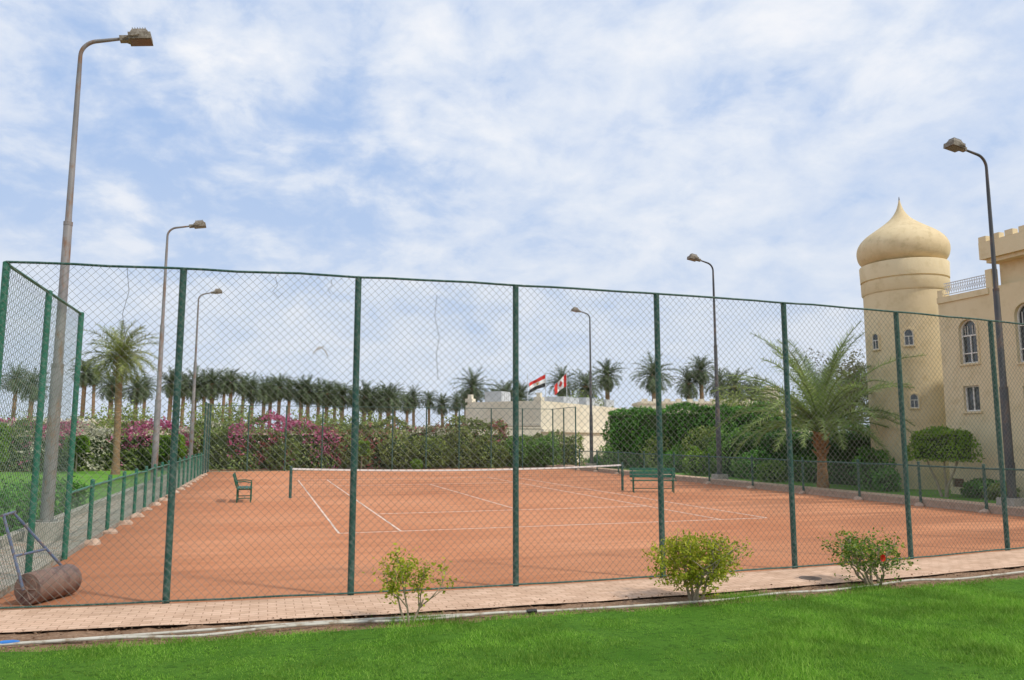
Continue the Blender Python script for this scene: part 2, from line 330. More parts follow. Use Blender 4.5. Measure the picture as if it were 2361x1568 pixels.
tag(make('low_kerb_wall',MB().box(-4.82,-4.62,12.5,53,-.1,.20),'concrete'),'low grey concrete border wall along the side path','low wall')
tag(make('low_kerb_wall',MB().box(19.33,19.36+.12,11.7,51.1,-.1,.2),'footing'),'low pink concrete kerb under the low fence','low wall')
# court lines
L=MB(); z0,z1=.001,.006
XL,XR,YN,YNET,YF=1.62,12.60,17.78,28.5,40.0
def ln(x0,x1,y0,y1): L.box(x0,x1,y0,y1,z0,z1)
w=.045
xs1,xs2=XL+1.37,XR-1.37; YS,YS2=21.9,34.9
ln(XL,XR,YN-w/2,YN+w/2); ln(XL,XR,YF-w/2,YF+w/2)
for x in(XL,XR): ln(x-w/2,x+w/2,YN+w/2,YF-w/2)
for x in(xs1,xs2):
    ln(x-w/2,x+w/2,YN+w/2,YS-w/2); ln(x-w/2,x+w/2,YS+w/2,YS2-w/2); ln(x-w/2,x+w/2,YS2+w/2,YF-w/2)
for y in(YS,YS2): ln(xs1-w/2,xs2+w/2,y-w/2,y+w/2)
xc=(XL+XR)/2; ln(xc-w/2,xc+w/2,YS+w/2,YS2-w/2)
struct(make('court_lines',L,'line'),'white painted tennis court lines','court marking')
# ------------------------------------------------------------------ fences
def chain(p0,d,Ln,z0,z1,pitch=.1,r=.0026,sag=.014,seg=.4):
    mb=MB(); H=z1-z0; d=Vector(d); nrm=Vector((-d.y,d.x,0)); o=random.random()*20
    def pt(s,z):
        s2=s+sag*nz((s*1.1,z*1.1,0),1,o)+.005*nz((s*6,z*6,0),1,o); zz=z+sag*nz((s*1.3,z*.9,5),1,o+3)+.005*nz((s*6,z*6,7),1,o)
        off=.02*nz((s*.5,z*.5,9),1,o)
        return Vector(p0)+d*s2+nrm*off+Vector((0,0,zz))
    for sg in(1,-1):
        x=-H
        while x<Ln:
            a=max(0,-x/H); b=min(1,(Ln-x)/H)
            if b-a>.005:
                K=max(2,int((b-a)*H/seg)+1); pts=[]
                for i in range(K):
                    t=a+(b-a)*i/(K-1); s=x+t*H; z=z0+(t if sg==1 else 1-t)*H; pts.append(pt(s,z))
                mb.tube(pts,r,3,0,False)
            x+=pitch
    return mb
def post(x,y,z,r=.047,z0=-.1): return MB().tube([(x,y,z0),(x,y,z),(x,y,z+.012)],[r,r,r*.6],12)
H=4.32; YNf=fy(-3.24)
f=root('chain_link_fence',(-3.24,YNf,0),'tall green chain link fence beside the brick path','fence','fences around the tennis court')
def P(mb,name,mat,par,sm=True):
    l=par.location; mb.v=[(a-l[0],b-l[1],c-l[2]) for a,b,c in mb.v]; return make(name,mb,mat,par,smooth=sm)
px=[-3.24,-1.12,1.16,3.44,5.75,8.16,10.68,13.23,15.6,17.5,19.3]
for i,x in enumerate(px):
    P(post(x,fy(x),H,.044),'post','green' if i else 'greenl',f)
rp=[(x,fy(x)-.03,H+.016*nz((x,0,0),1.3)) for x in np.arange(-3.24,19.31,.4)]
P(MB().tube(rp,.017,6),'top_rail','green',f)
rp=[(x,fy(x)-.05,.05+.012*nz((x,4,0),1.3)) for x in np.arange(-3.24,19.31,.4)]
P(MB().tube(rp,.013,6),'bottom_rail','green',f)
cm=chain((-3.24,-.055,0),(1,0,0),22.54,.04,H,.105,.0024); cm.v=[(a,b+fy(a),c) for a,b,c in cm.v]
P(cm,'wire_mesh','wire',f,False)
f=root('chain_link_fence',(-3.24,YNf,0),'tall green chain link side fence return','fence','fences around the tennis court')
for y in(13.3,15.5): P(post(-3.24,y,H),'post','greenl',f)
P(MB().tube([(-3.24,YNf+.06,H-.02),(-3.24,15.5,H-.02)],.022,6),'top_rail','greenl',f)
P(chain((-3.24-.05,YNf+.06,0),(0,1,0),15.5-YNf-.06,.04,H,.105,.0028),'wire_mesh','wirel',f,False)
def footing(x,y,s=1):
    mb=MB(); n=9; rings=[(.20,-.05),(.19,.04),(.12,.09),(.05,.105)]
    for k,(r,z) in enumerate(rings):
        for j in range(n):
            a=2*math.pi*j/n; q=r*s*(1+.25*random.uniform(-1,1)); mb.v.append((x+q*math.cos(a)*1.2,y+q*math.sin(a),z+random.uniform(-.015,.015)))
    for k in range(3):
        for j in range(n):
            l=(j+1)%n; mb.f.append((k*n+j,k*n+l,(k+1)*n+l,(k+1)*n+j)); mb.m.append(0)
    mb.f.append(tuple(3*n+j for j in range(n))); mb.m.append(0); return mb
def lowfence(x,ys,h,mat,label,foot=True,side=1):
    f=root('low_fence',(x,ys[0],0),label,'fence','low fences along the court')
    for y in ys:
        P(post(x,y,h+.12,.042),'post',mat,f)
        if foot: P(footing(x+.07*side,y,random.uniform(.65,.9)),'footing','footing',f,False)
    n=int((ys[-1]-ys[0])/.5)+1; rp=[]
    for i in range(n+1):
        y=ys[0]+(ys[-1]-ys[0])*i/n; rp.append((x,y,h+.045*nz((0,y,0),.45,2)))
    P(MB().tube(rp,.026,8),'top_rail',mat,f)
    P(chain((x-.04,ys[0],0),(0,1,0),ys[-1]-ys[0],.08,h,.1,.0028),'wire_mesh','wirel',f,False)
    return f
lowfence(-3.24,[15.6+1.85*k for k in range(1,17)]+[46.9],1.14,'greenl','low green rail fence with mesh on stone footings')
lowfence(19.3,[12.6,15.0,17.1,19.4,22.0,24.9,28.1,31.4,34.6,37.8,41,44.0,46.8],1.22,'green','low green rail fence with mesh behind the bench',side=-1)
f=root('low_fence_section',(-3.24,15.6,0),'short green rail joining tall and low fence','fence')
P(MB().tube([(-3.24,15.55,1.12),(-3.24,17.45,1.14)],.026,8),'top_rail','greenl',f)
P(chain((-3.28,15.56,0),(0,1,0),1.88,.08,1.12,.1,.0028),'wire_mesh','wirel',f,False)
FY=51.0; f=root('chain_link_fence',(-3.24,FY,0),'tall green chain link fence before flowering hedge','fence','fences around the tennis court')
for i in range(11): P(post(-3.24+22.3*i/10,FY,4.05,.045),'post','green',f)
P(MB().tube([(-3.24,FY,4.04),(19.06,FY,4.04)],.02,6),'top_rail','green',f)
P(chain((-3.24,FY-.05,0),(1,0,0),22.3,.05,4.03,.11,.0018,seg=2),'wire_mesh','wire',f,False)
for x in(-3.24,19.06):
    f=root('chain_link_fence',(x,46.8,0),'tall green chain link fence corner return','fence','fences around the tennis court')
    for y in(46.8,48.9): P(post(x,y,4.05,.045),'post','green',f)
    P(MB().tube([(x,46.8,4.04),(x,FY-.05,4.04)],.02,6),'top_rail','green',f)
    P(chain((x-.05,46.8,0),(0,1,0),4.1,.05,4.03,.11,.0018,seg=2),'wire_mesh','wire',f,False)
for (x,z,pts) in [(.05,4.25,[(0,0),(.03,-.12),(-.03,-.2),(.05,-.28),(.10,-.22)]),(-1.8,4.28,[(0,0),(.04,-.3),(-.02,-.6),(.03,-.9),(0,-1.1)]),(2.25,4.1,[(0,0),(-.03,-.3),(.04,-.6),(0,-.85),(.03,-1.2)]),(.78,4.25,[(0,0),(.02,-.08),(-.04,-.14),(0,-.2)])]:
    mb=MB().tube([(a,0,b) for a,b in pts],.003,5)
    tag(make('string',mb,'netting',loc=(x,fy(x)-.09,z)),'loose dark string hanging from the fence top','string','strings on the fence')
mb=MB(); mb.tube([(-.1,0,-.05),(-.02,0,.05),(.06,0,.0),(.1,0,-.08)],.006,5); mb.tube([(-.06,0,.0),(.04,0,.05)],.006,5)
tag(make('twig',mb,'stem',loc=(.67,fy(.67)-.09,3.27)),'dry twig caught in the wire mesh','twig')
# ------------------------------------------------------------------ net
nx0,nx1=XL-.72,XR+.98
net=root('tennis_net',(nx0,YNET,0),'tennis net with white band between green posts','net')
for x in(nx0,nx1):
    mb=MB().tube([(x,YNET,-.1),(x,YNET,1.08),(x,YNET,1.10)],[.05,.05,.03],12); mb.box(x-.03,x+.03,YNET-.09,YNET-.05,.55,.75); P(mb,'post','green',net)
def nzt(x): 
    t=(x-nx0)/(nx1-nx0); return 1.03-.12*(1-(2*t-1)**2)
mb=MB(); K=24
for i in range(K):
    a=nx0+(nx1-nx0)*i/K; b=nx0+(nx1-nx0)*(i+1)/K; za,zb=nzt(a),nzt(b); vs=[(a,YNET-.012,za-.06),(b,YNET-.012,zb-.06),(b,YNET-.012,zb),(a,YNET-.012,za),(a,YNET+.012,za-.06),(b,YNET+.012,zb-.06),(b,YNET+.012,zb),(a,YNET+.012,za)]
    mb.add(vs,[(0,1,2,3),(5,4,7,6),(3,2,6,7),(4,5,1,0)])
P(mb,'head_band','white',net,False)
mb=MB(); x=nx0+.05
while x<nx1: mb.tube([(x,YNET,.03),(x,YNET,nzt(x)-.06)],.0022,3,0,False); x+=.09
for k in range(11):
    mb.tube([(nx0+(nx1-nx0)*i/12,YNET,.03+(nzt(nx0+(nx1-nx0)*i/12)-.1)*k/10) for i in range(13)],.0022,3,0,False)
P(mb,'netting','netting',net,False)
# ------------------------------------------------------------------ street lamps
def lamp(loc,direction,mat,label,plinth=.32,H=10.55,reach=1.22,headtilt=10,rise=.1):
    r=root('street_lamp',loc,label,'street lamp','floodlight poles around the court')
    s=direction
    mb=MB(); mb.tube([(0,0,plinth-.05),(0,0,3.55),(0,0,3.6),(0,0,6.55),(0,0,6.6),(0,0,9.75)],[.125,.115,.095,.085,.066,.05],14)
    for z,q in((3.57,.12),(6.57,.09)): mb.tube([(0,0,z-.05),(0,0,z+.03)],q,14)
    mb.tube([(0,0,plinth),(0,0,plinth+.03)],.2,14); mb.box(-.05,.05,-.135,-.11,1.0,1.35)
    make('pole',mb,mat,r,smooth=True)
    mb=MB(); pts=[(0,0,9.7)]
    for i in range(11):
        a=math.radians(78)*i/10; pts.append((s*(.40-.40*math.cos(a)),0,H-.45+.40*math.sin(a)))
    e=pts[-1]; pts.append((s*(reach-.42),0,e[2]+rise)); mb.tube(pts,[.05]*1+[.042]*11+[.034],12); make('arm',mb,mat,r,smooth=True)
    R=Matrix.Rotation(math.radians(-headtilt*s),3,'Y')
    hd=MB(); c=Vector((s*reach,0,e[2]+rise+.07))
    hd.obox(c,(.46,.38,.15),R,0); hd.obox(c+R@Vector((0,0,.13)),(.40,.32,.11),R,0,.7)
    for k in range(6): hd.obox(c+R@Vector((-.13+.052*k,0,.19)),(.012,.22,.05),R,0)
    hd.obox(c+R@Vector((-s*.32,0,.0)),(.20,.14,.12),R,0)
    hd.tube([c+R@Vector((-s*.42,.0,-.02)),c+R@Vector((-s*.2,-.21,-.02)),c+R@Vector((0,-.22,.0))],.015,6)
    hd.tube([c+R@Vector((-s*.42,.0,-.02)),c+R@Vector((-s*.2,.21,-.02)),c+R@Vector((0,.22,.0))],.015,6)
    h=make('lamp_head',hd,'housing',r)
    gl=MB(); gl.obox(c+R@Vector((0,0,-.082)),(.40,.32,.012),R); make('lamp_glass',gl,'glass',h)
    pl=MB(); pl.obox((0,0,plinth/2-.03),(.62,.62,plinth+.06),taper=.92); make('plinth',pl,'concrete',r)
    return r
lamp((-4.13,18.0,0),1,'polegrey','tall rusty grey floodlight pole on concrete plinth beside path',.42,H=10.74,reach=1.16,rise=.12)
lamp((-4.15,34.0,0),1,'polegrey','tall grey floodlight pole beside side lawn',H=10.75)
lamp((-4.2,50.3,0),1,'polegrey','tall grey floodlight pole near the flowering hedge',H=10.85,reach=1.1)
lamp((21.1,17.8,0),-1,'poledark','tall dark floodlight pole before the ochre building',H=10.87)
lamp((21.1,33.4,0),-1,'poledark','tall dark floodlight pole beside dark hedge',H=10.82,reach=1.12)
lamp((21.35,49.6,0),-1,'poledark','tall dark floodlight pole beside cream low building',H=10.75,reach=1.1)
# ------------------------------------------------------------------ benches
def bench(loc,rz,label,Lb=1.75,mid=False):
    r=root('park_bench',loc,label,'bench','green benches beside the net'); r.rotation_euler=(0,0,rz)
    mb=MB()
    for k in range(4): mb.box(-Lb/2,Lb/2,-.22+.115*k,-.22+.115*k+.095,.44,.465)
    make('seat',mb,'greenb',r)
    mb=MB()
    for k in range(3):
        R=Matrix.Rotation(math.radians(-12),3,'X'); mb.obox((0,.285+.035*k,.60+.13*k),(Lb,.022,.112),R)
    make('backrest',mb,'greenb',r)
    for x in(-Lb/2+.12,Lb/2-.12)+((0,) if mid else ()):
        mb=MB(); mb.tube([(x,-.2,0),(x,-.2,.44)],.022,8); mb.tube([(x,.22,0),(x,.22,.44),(x,.27,.62),(x,.36,.92)],.022,8)
        mb.tube([(x,-.2,.42),(x,.22,.42)],.018,8); mb.tube([(x,-.2,.14),(x,.22,.14)],.016,8); make('leg',mb,'greenb',r)
    for x in(-Lb/2+.12,Lb/2-.12):
        mb=MB(); mb.tube([(x,-.2,.44),(x,-.2,.64),(x,.0,.67),(x,.29,.66)],.02,8); make('armrest',mb,'greenb',r)
    mb=MB().tube([(-Lb/2+.12,0,.14),(Lb/2-.12,0,.14)],.014,8); make('stretcher',mb,'greenb',r)
bench((-.58,27.5,0),math.radians(90),'green slatted bench facing the net on clay',1.35)
bench((14.28,27.25,0),math.radians(-22),'green slatted bench beside the net post on clay',1.75)
# ------------------------------------------------------------------ court roller
r=root('court_roller',(-2.62,11.78,0),'rusty court roller with blue handle in the fence corner','court roller')
A=Vector((-.17,-.32,.20)); B=Vector((.17,.32,.20)); ax=(B-A).normalized()
mb=MB().tube([A,A+ax*.015,B-ax*.015,B],[.19,.20,.20,.19],40)
mb.tube([A-ax*.015,A],.15,24); mb.tube([A-ax*.05,A],.04,12); mb.tube([B,B+ax*.05],.04,12)
for k in range(6):
    a=k*math.pi/3; q=Vector((math.cos(a)*ax.y,-math.cos(a)*ax.x,math.sin(a)))*.145; mb.tube([A-ax*.018,A-ax*.018+q],.01,6)
make('drum',mb,'rust',r,smooth=True)
A2,B2=A-ax*.06,B+ax*.06
top1=Vector((-.50,-.30,1.12)); top2=Vector((-.50,.10,1.12))
m1=A2.lerp(top1,.45); m2=B2.lerp(top2,.45)
mb=MB(); mb.tube([A2,m1,top1],.018,8); mb.tube([B2,m2,top2],.018,8)
mb.tube([m1,m2],.016,8); mb.tube([top1+Vector((0,-.08,0)),top2+Vector((0,.08,0))],.018,8)
make('handle',mb,'blue',r,smooth=True)
# ------------------------------------------------------------------ hoses, manhole
def hose(pts,r,name,label):
    mb=MB(); P2=[]
    for i in range(len(pts)-1):
        for k in range(8):
            t=k/8; a=Vector(pts[max(0,i-1)]);b=Vector(pts[i]);c=Vector(pts[i+1]);d=Vector(pts[min(len(pts)-1,i+2)])
            q=.5*((2*b)+(c-a)*t+(2*a-5*b+4*c-d)*t*t+(3*b-a-3*c+d)*t**3); P2.append(q)
    P2.append(Vector(pts[-1])); mb.tube([(p.x,p.y,p.z) for p in P2],r,8)
    return tag(make(name,mb,'hose',smooth=True),label,'hose','garden hoses along the lawn edge')
zz=.030
def hy(x): return 9.06+.0066*(max(-6,min(14,x))-4)**2
hose([(x,hy(x)+.06*math.sin(x*.9)+.04*math.sin(x*2.3),zz+.012*math.sin(x*3)) for x in np.arange(-7,14.5,.8)],.016,'garden_hose','long pale garden hose lying on soil by the lawn')
hose([(x,hy(x)+.05+.12*math.sin(x*.75+1.0),zz) for x in np.arange(-7,4.1,.8)],.016,'garden_hose','second pale garden hose lying on soil')
yj=hy(-2.4)+.06*math.sin(-2.16)+.04*math.sin(-5.5)
tag(make('hose_joint',MB().tube([(-2.5,yj,.035),(-2.44,yj,.04),(-2.36,yj,.04),(-2.30,yj,.035)],[.02,.026,.026,.02],10),'hoseblue',smooth=True),'blue tape wrapped round a hose joint','hose joint')
tag(make('hose_clamp',MB().tube([(3.05,9.08,.04),(3.17,9.08,.04)],.024,10),'black',smooth=True),'black clamp round the garden hose','hose clamp')
mb=MB().lathe([(.16,.015),(.16,.028),(.14,.030),(.135,.026),(.02,.028)],28)
for k in range(5): mb.box(-.10,.10,-.09+.04*k,-.08+.04*k,.025,.032)
tag(make('manhole_cover',mb,'iron',loc=(7.8,10.0,0)),'small round iron cover set in brick path','manhole cover')
# ------------------------------------------------------------------ near shrubs
def shrub(loc,w,h,nb,leaves,leaf,mat,label,flower=None,trunk=.02,fill=.5,zlo=.3,tl0=.15,tl1=.7):
    r=root('hibiscus_shrub',loc,label,'shrub','small shrubs in the soil bed')
    mb=MB(); tips=[]
    def br(p,d,ln,rad,dep):
        q=[p]; dd=Vector(d)
        for k in range(3):
            dd=(dd+Vector((random.uniform(-.25,.25),random.uniform(-.25,.25),random.uniform(-.05,.2)))).normalized(); q.append(q[-1]+dd*ln/3)
        mb.tube(q,[rad,rad*.88,rad*.75,rad*.6],6)
        if dep<=1: tips.append(q[-1])
        if dep==0: tips.append(q[-2]); return
        for _ in range(random.choice((2,3))):
            nd=(dd+Vector((random.uniform(-.9,.9),random.uniform(-.9,.9),random.uniform(-.25,.4)))).normalized(); br(q[random.choice((2,3))],nd,ln*random.uniform(.6,.9),rad*.6,dep-1)
    for i in range(nb):
        a=2*math.pi*i/nb+random.random(); tl=random.uniform(tl0,tl1)
        br(Vector((.03*math.cos(a),.03*math.sin(a),-.03)),Vector((math.cos(a)*tl,math.sin(a)*tl,1)).normalized(),h*.36,trunk,3)
    tp=np.array([tuple(t) for t in tips])
    sx=w/2/max(1e-3,np.percentile(np.abs(tp[:,:2]),97)); sz=h*.97/max(1e-3,np.percentile(tp[:,2],98))
    mb.v=[(a*sx,b*sx,cc*sz) for a,b,cc in mb.v]; make('stems',mb,'stem',r,smooth=True)
    tp=tp*np.array([sx,sx,sz]); nt_=int(leaves*(1-fill)); k=rng.integers(0,len(tp),nt_)
    C=tp[k]+rng.normal(size=(nt_,3))*np.array([.04,.04,.04])
    m=leaves-nt_
    if m>0:
        o=rng.random()*40; D=rng.normal(size=(m*2,3)); D/=np.linalg.norm(D,axis=1)[:,None]
        kk=np.array([1+.9*nz(d,2.2,o) for d in D]); rad=(.45+.55*rng.random(m*2)**.6)*kk
        E=D*rad[:,None]*np.array([w*.44,w*.44,h*(1-zlo)*.48])+np.array([0,0,h*(zlo+1)/2])
        cl=np.array([nz(e,9.0,o) for e in E]); E=E[cl>-.12][:m]; C=np.concatenate([C,E])
    C=C[C[:,2]>h*zlo*.75]
    V=rhomb(C,leaf*(.55+.8*rng.random(len(C))),.5,.2)
    npmesh('leaves',V,4,mat,parent=r)
    if flower:
        fc=np.array(flower); n=9; V=[]
        for k in range(n):
            a=2*math.pi*k/n; d=np.array([math.cos(a),-.45,math.sin(a)]); t=np.array([-math.sin(a),0,math.cos(a)])
            V+=[fc,fc+d*.035+t*.02,fc+d*.055,fc+d*.035-t*.02]
        npmesh('flower',V,4,'flower',parent=r)
    return r
random.seed(11)
shrub((1.63,9.04,0),.84,.78,3,1250,.024,'shrubY','sparse yellow green shrub in soil by the hose',trunk=.015,fill=.3,zlo=.25)
shrub((5.33,9.12,0),1.12,.84,6,6200,.024,'shrubY','dense rounded yellow green shrub in soil bed',trunk=.016,fill=.75,zlo=.16,tl1=.45)
shrub((8.32,9.30,0),1.15,.70,6,2700,.024,'shrubG','loose green hibiscus shrub with one red flower',flower=(-.20,-.40,.46),trunk=.013,fill=.35,zlo=.08)
def tuft(c,rad,n,hh):
    P0=np.stack([c[0]+rng.normal(size=n)*rad,c[1]+rng.normal(size=n)*rad*.5,np.full(n,.0)],1)
    a=rng.random(n)*2*np.pi; l=hh*(.5+.7*rng.random(n)); wv=np.stack([np.cos(a),np.sin(a),0*a],1)*.004
    ln_=np.stack([np.cos(a+1.5)*.45,np.sin(a+1.5)*.45,np.ones(n)],1)*l[:,None]
    return np.stack([P0-wv,P0+wv,P0+ln_],1)
# ------------------------------------------------------------------ grass blades (near lawn)
n=470000
xs=rng.uniform(-6.5,14,n); ys=rng.uniform(3.2,9.6,n)
Xc=xs*CT-ys*ST; Yc=xs*ST+ys*CT; keep=(Yc>6.5)&(np.abs(Xc/Yc)<.78); xs,ys=xs[keep],ys[keep]
ed=np.array([edge(x) for x in xs]); keep=ys<ed+.06*rng.normal(size=len(xs))-.02; xs,ys=xs[keep],ys[keep]; n=len(xs)
pn=np.array([nz((x,y,0),.6,8)+.5*nz((x,y,0),2.5,4) for x,y in zip(xs,ys)])
hgt=(.022+.024*rng.random(n))*(1+1.1*np.clip(pn,-.5,1))*(1+1.2*np.clip((xs-4.0)/4,0,1)*np.clip((8.3-ys)/1.5,0,1)); a=rng.random(n)*2*np.pi
P0=np.stack([xs,ys,np.full(n,.012)],1); wv=np.stack([np.cos(a),np.sin(a),0*a],1)*.0037*(1+.5*rng.random(n))[:,None]
b=rng.random(n)*2*np.pi; lean=.3+.8*rng.random(n)
tip=P0+np.stack([np.cos(b)*lean,np.sin(b)*lean,np.ones(n)],1)*hgt[:,None]
V=np.stack([P0-wv,P0+wv,tip],1)
V=np.concatenate([V]+[tuft((x,9.1,0),.2,700,.08) for x in(1.8,5.95,6.25,8.0)])
o=npmesh('grass',V,3,'blade'); o['kind']='stuff'; o['label']='short mown grass blades of the lawn'; o['category']='grass'
n=3600; lx=rng.uniform(-5,13.5,n); C=np.stack([lx,np.array([edge(x) for x in lx])+rng.random(n)**1.2*.8,rng.uniform(.004,.03,n)],1)
o=npmesh('leaf_litter',rhomb(C,.006+.014*rng.random(n)**2,.7,.9),4,'soil'); o['kind']='stuff'; o['label']='crumbs of soil and dry leaf litter'; o['category']='litter'
# ------------------------------------------------------------------ palms
def crown_arrays(nf,Lf,nl,emax,emin,droop,leaflen,wid,seed,vee=.25):
    rg=np.random.default_rng(seed); V=[]; rach=[]
    for i in range(nf):
        az=i*2.39996+rg.normal()*.2; t0=(i+.5)/nf; el=math.radians(emax+(emin-emax)*t0**.9+rg.normal()*5); ln_=Lf*(.78+.3*rg.random())*(.85+.25*math.sin(math.pi*min(1,t0+.2)))
        p=np.array([0,0,0.]); K=12; st=ln_/K; pts=[p.copy()]; dirs=[]
        tw=rg.normal()*.12
        for k in range(K):
            e=el-math.radians(droop)*(k/K)**1.3*(.6+.5*math.cos(max(0,el))); d=np.array([math.cos(az+tw*k/K)*math.cos(e),math.sin(az+tw*k/K)*math.cos(e),math.sin(e)]); p=p+d*st; pts.append(p.copy()); dirs.append(d)
        rach.append(pts)
        side=np.array([-math.sin(az),math.cos(az),0.])
        for k in range(nl):
            s=.12+.88*(k+rg.random()*.6)/nl; f_=min(s*K,K-.01); j=int(f_); q=pts[j]+(pts[j+1]-pts[j])*(f_-j); d=dirs[j]
            up=np.cross(side,d); up=-up if up[2]<0 else up
            l=leaflen*(math.sin(math.pi*min(1,s*.88+.1))**.6)*(.8+.35*rg.random())
            for sg in(-1,1):
                v=side*sg*.72+d*(.55+.3*rg.random())+up*(vee+.35*rg.normal()); v/=np.linalg.norm(v); ww=d*wid*.5
                tip=q+v*l; tip[2]-=l*.15
                V+= [q-ww,q+ww,tip]
    return np.array(V),rach
def palm_proto(loc,ht,nf,Lf,nl,leaflen,wid,seed,leafm,barkm,label,group,tr=.2,emax=82,emin=-35,droop=75,boots=20):
    r=root('palm_tree',loc,label,'palm tree',group)
    rr=random.Random(seed); mb=MB(); K=int(ht/.22)+2; lean=rr.uniform(-.03,.03); pts=[];rad=[]
    for k in range(K):
        z=-.1+(ht+.1)*k/(K-1); pts.append((lean*z*math.sin(z*.3),lean*z*.5,z)); rad.append(tr*(1.25-.35*min(1,z/1.0)+ (.06 if k%2 else -.04)+ (.15 if z>ht-.6 else 0)))
    mb.tube(pts,rad,10)
    for k in range(boots):
        a=k*2.4; z=ht-.05-(k/boots)*min(1.1,ht*.45); q=tr*1.1; top=Vector((pts[-1][0],pts[-1][1],0))
        mb.tube([top+Vector((q*math.cos(a)*.8,q*math.sin(a)*.8,z)),top+Vector((q*math.cos(a)*1.6,q*math.sin(a)*1.6,z+.22))],[.05,.03],5)
    make('trunk',mb,barkm,r,smooth=True)
    V,ra=crown_arrays(nf,Lf,nl,emax,emin,droop,leaflen,wid,seed)
    top=np.array(pts[-1]); V=V+top
    c=npmesh('crown',V,3,leafm,parent=r)
    mb=MB()
    for p in ra: mb.tube([tuple(q+top) for q in p[::2]],[.028*Lf/3*(1-.12*i) for i in range(len(p[::2]))],4,0,False)
    make('frond_stalks',mb,leafm,c)
    return r
GP='row of date palms behind the hedge'
protos=[palm_proto((0,0,0),8.0,64,2.15+.12*(s-1),24,.52,.075,s,'palmfar','bark','tall date palm with dense grey green crown',GP,tr=.25,boots=14,emin=-50-6*s,droop=66) for s in(1,2,3)]
def topz(D,v): dv=v-784; return 2.1+D*(222.2-.9923*dv)/(1776.2+.1241*dv)
lst=[]
for u,v in [(-40,850),(28,842),(66,850),(188,828),(250,852),(312,862),(388,850),(450,852),(488,848),(532,850),(576,866),(640,862),(690,870),(712,872),(752,874),(786,880),(838,882),(852,888),(896,882)]:
    D=92+5*random.random(); lst.append((u,v,D,1.05))
for u,v in [(214,838),(330,868),(418,860),(470,858),(512,858),(556,862),(604,872),(622,868),(664,870),(730,878),(772,884),(812,890),(874,892),(910,892)]:
    D=104+8*random.random(); lst.append((u,v,D,1.0))
for u,v in [(936,905),(955,893),(990,900),(1022,908),(1050,906),(1072,900),(1140,892)]:
    D=115+8*random.random(); lst.append((u,v,D,.95))
for u,v in [(1092,856),(1168,876),(1196,882),(1300,848),(1350,852),(1404,830),(1514,822),(1590,846),(1620,820),(1660,852),(1694,850),(1738,872)]:
    D=84+6*random.random(); lst.append((u,v,D,1.12))
for i,(u,v,D,s) in enumerate(lst):
    x,y=polar((u-1180.5)/1800.,D); ht=topz(D,v); p=protos[i%3]
    sc=random.uniform(.88,1.1)*s; z=ht-(8.0+1.7)*sc
    if i<3: p.location=(x,y,z); p.rotation_euler=(0,0,random.random()*6); p.scale=(sc,sc,sc)
    else: dup(p,(x,y,z),random.random()*6,sc)
px_,py_=polar(-.504,43.5)
palm_proto((px_,py_,0),6.6,54,2.3,40,.52,.05,21,'palmmid','bark','single date palm with yellow green crown on lawn',None,tr=.2,emin=-35,droop=66,boots=26)
px_,py_=polar(.3945,32.6)
palm_proto((px_,py_,0),2.3,66,4.65,80,.60,.038,33,'palmbig','barkred','large young date palm with wide arching fronds',None,tr=.20,emax=88,emin=16,droop=84,boots=26)
# ------------------------------------------------------------------ hedges
G='flowering hedges behind the court'
boxhedge('bougainvillea_hedge',-1.0,20,0,2.2,2.85,'bou','tall bougainvillea hedge with pink red and white flowers',leaf=.10,dens=150,lump=.5,loc=(-3.3,53.6,0),group=G,topvar=.14,extra=('bouo',9),
   fl=[('redfl',.36,3,lambda p:(.14 if p[2]>.9 else -.1)+(.16 if 3<p[0]<12 else -.25)),('pink',.42,9,lambda p:(.2 if p[2]>1.7 else -.3)+(.28 if 1<p[0]<8 else -.4)),('whitefl',.47,17,lambda p:(.0 if p[2]>1.2 else -.4)+(.32 if 12.5<p[0]<17.5 else -.15))])
boxhedge('bougainvillea_hedge',-27,-.2,0,2.2,2.7,'bou','long bougainvillea hedge with magenta and white flowers',leaf=.10,dens=135,lump=.5,loc=(-4.5,53.8,0),group=G,topvar=.13,
   fl=[('pink',.22,5,lambda p:(.22 if p[2]>1.4 else -.35)),('whitefl',.40,13,lambda p:(.12 if p[2]>1.1 else -.3)+(.15 if p[0]>-9 else 0))])
boxhedge('shrub_hedge',0,5.5,0,2.0,2.2,'bush','loose olive green hedge beside cream wall',leaf=.095,dens=130,lump=.5,loc=(16.8,53.6,0),group=G,topvar=.2)
a0=math.atan2(38-50,27.6-23.3)
boxhedge('trimmed_hedge',0,12.7,-.9,.9,3.9,'hedge','tall clipped green hedge before cream building',leaf=.09,dens=180,lump=.32,rot=a0,loc=(23.3,50,0),group='clipped hedges',topvar=.04)
boxhedge('trimmed_hedge',0,9.5,-.8,.8,2.15,'hedgedk','dark clipped hedge behind the young palm',leaf=.08,dens=160,lump=.2,rot=math.radians(-85),loc=(24.2,37.5,0),group='clipped hedges')
boxhedge('trimmed_hedge',0,9,-.7,.7,2.8,'hedge','tall dark hedge beside the ochre tower',leaf=.09,dens=140,lump=.4,rot=math.radians(-62),loc=(26.5,40,0),group='clipped hedges',topvar=.12)
tr_=root('topiary_tree',(22.65,21.7,0),'flat topped clipped topiary on bare branching stems','topiary')
mb=MB()
for (x,y,tx,ty) in[(-.05,-.1,-.1,-.75),(.05,.0,.1,.0),(.0,.1,0,.75),(.02,.0,.35,-.4)]:
    mb.tube([(x,y,-.05),(x*1.5+tx*.2,y+ty*.25,.5),(tx*.6,ty*.7,.95),(tx,ty,1.45)],[.055,.045,.035,.025],7)
make('trunk',mb,'stem',tr_,smooth=True)
boxhedge('crown',-.58,.58,-1.05,1.05,2.32,'topi','',leaf=.05,dens=440,lump=.18,parent=tr_,z0=1.26,rag=.05,rnd=.22)
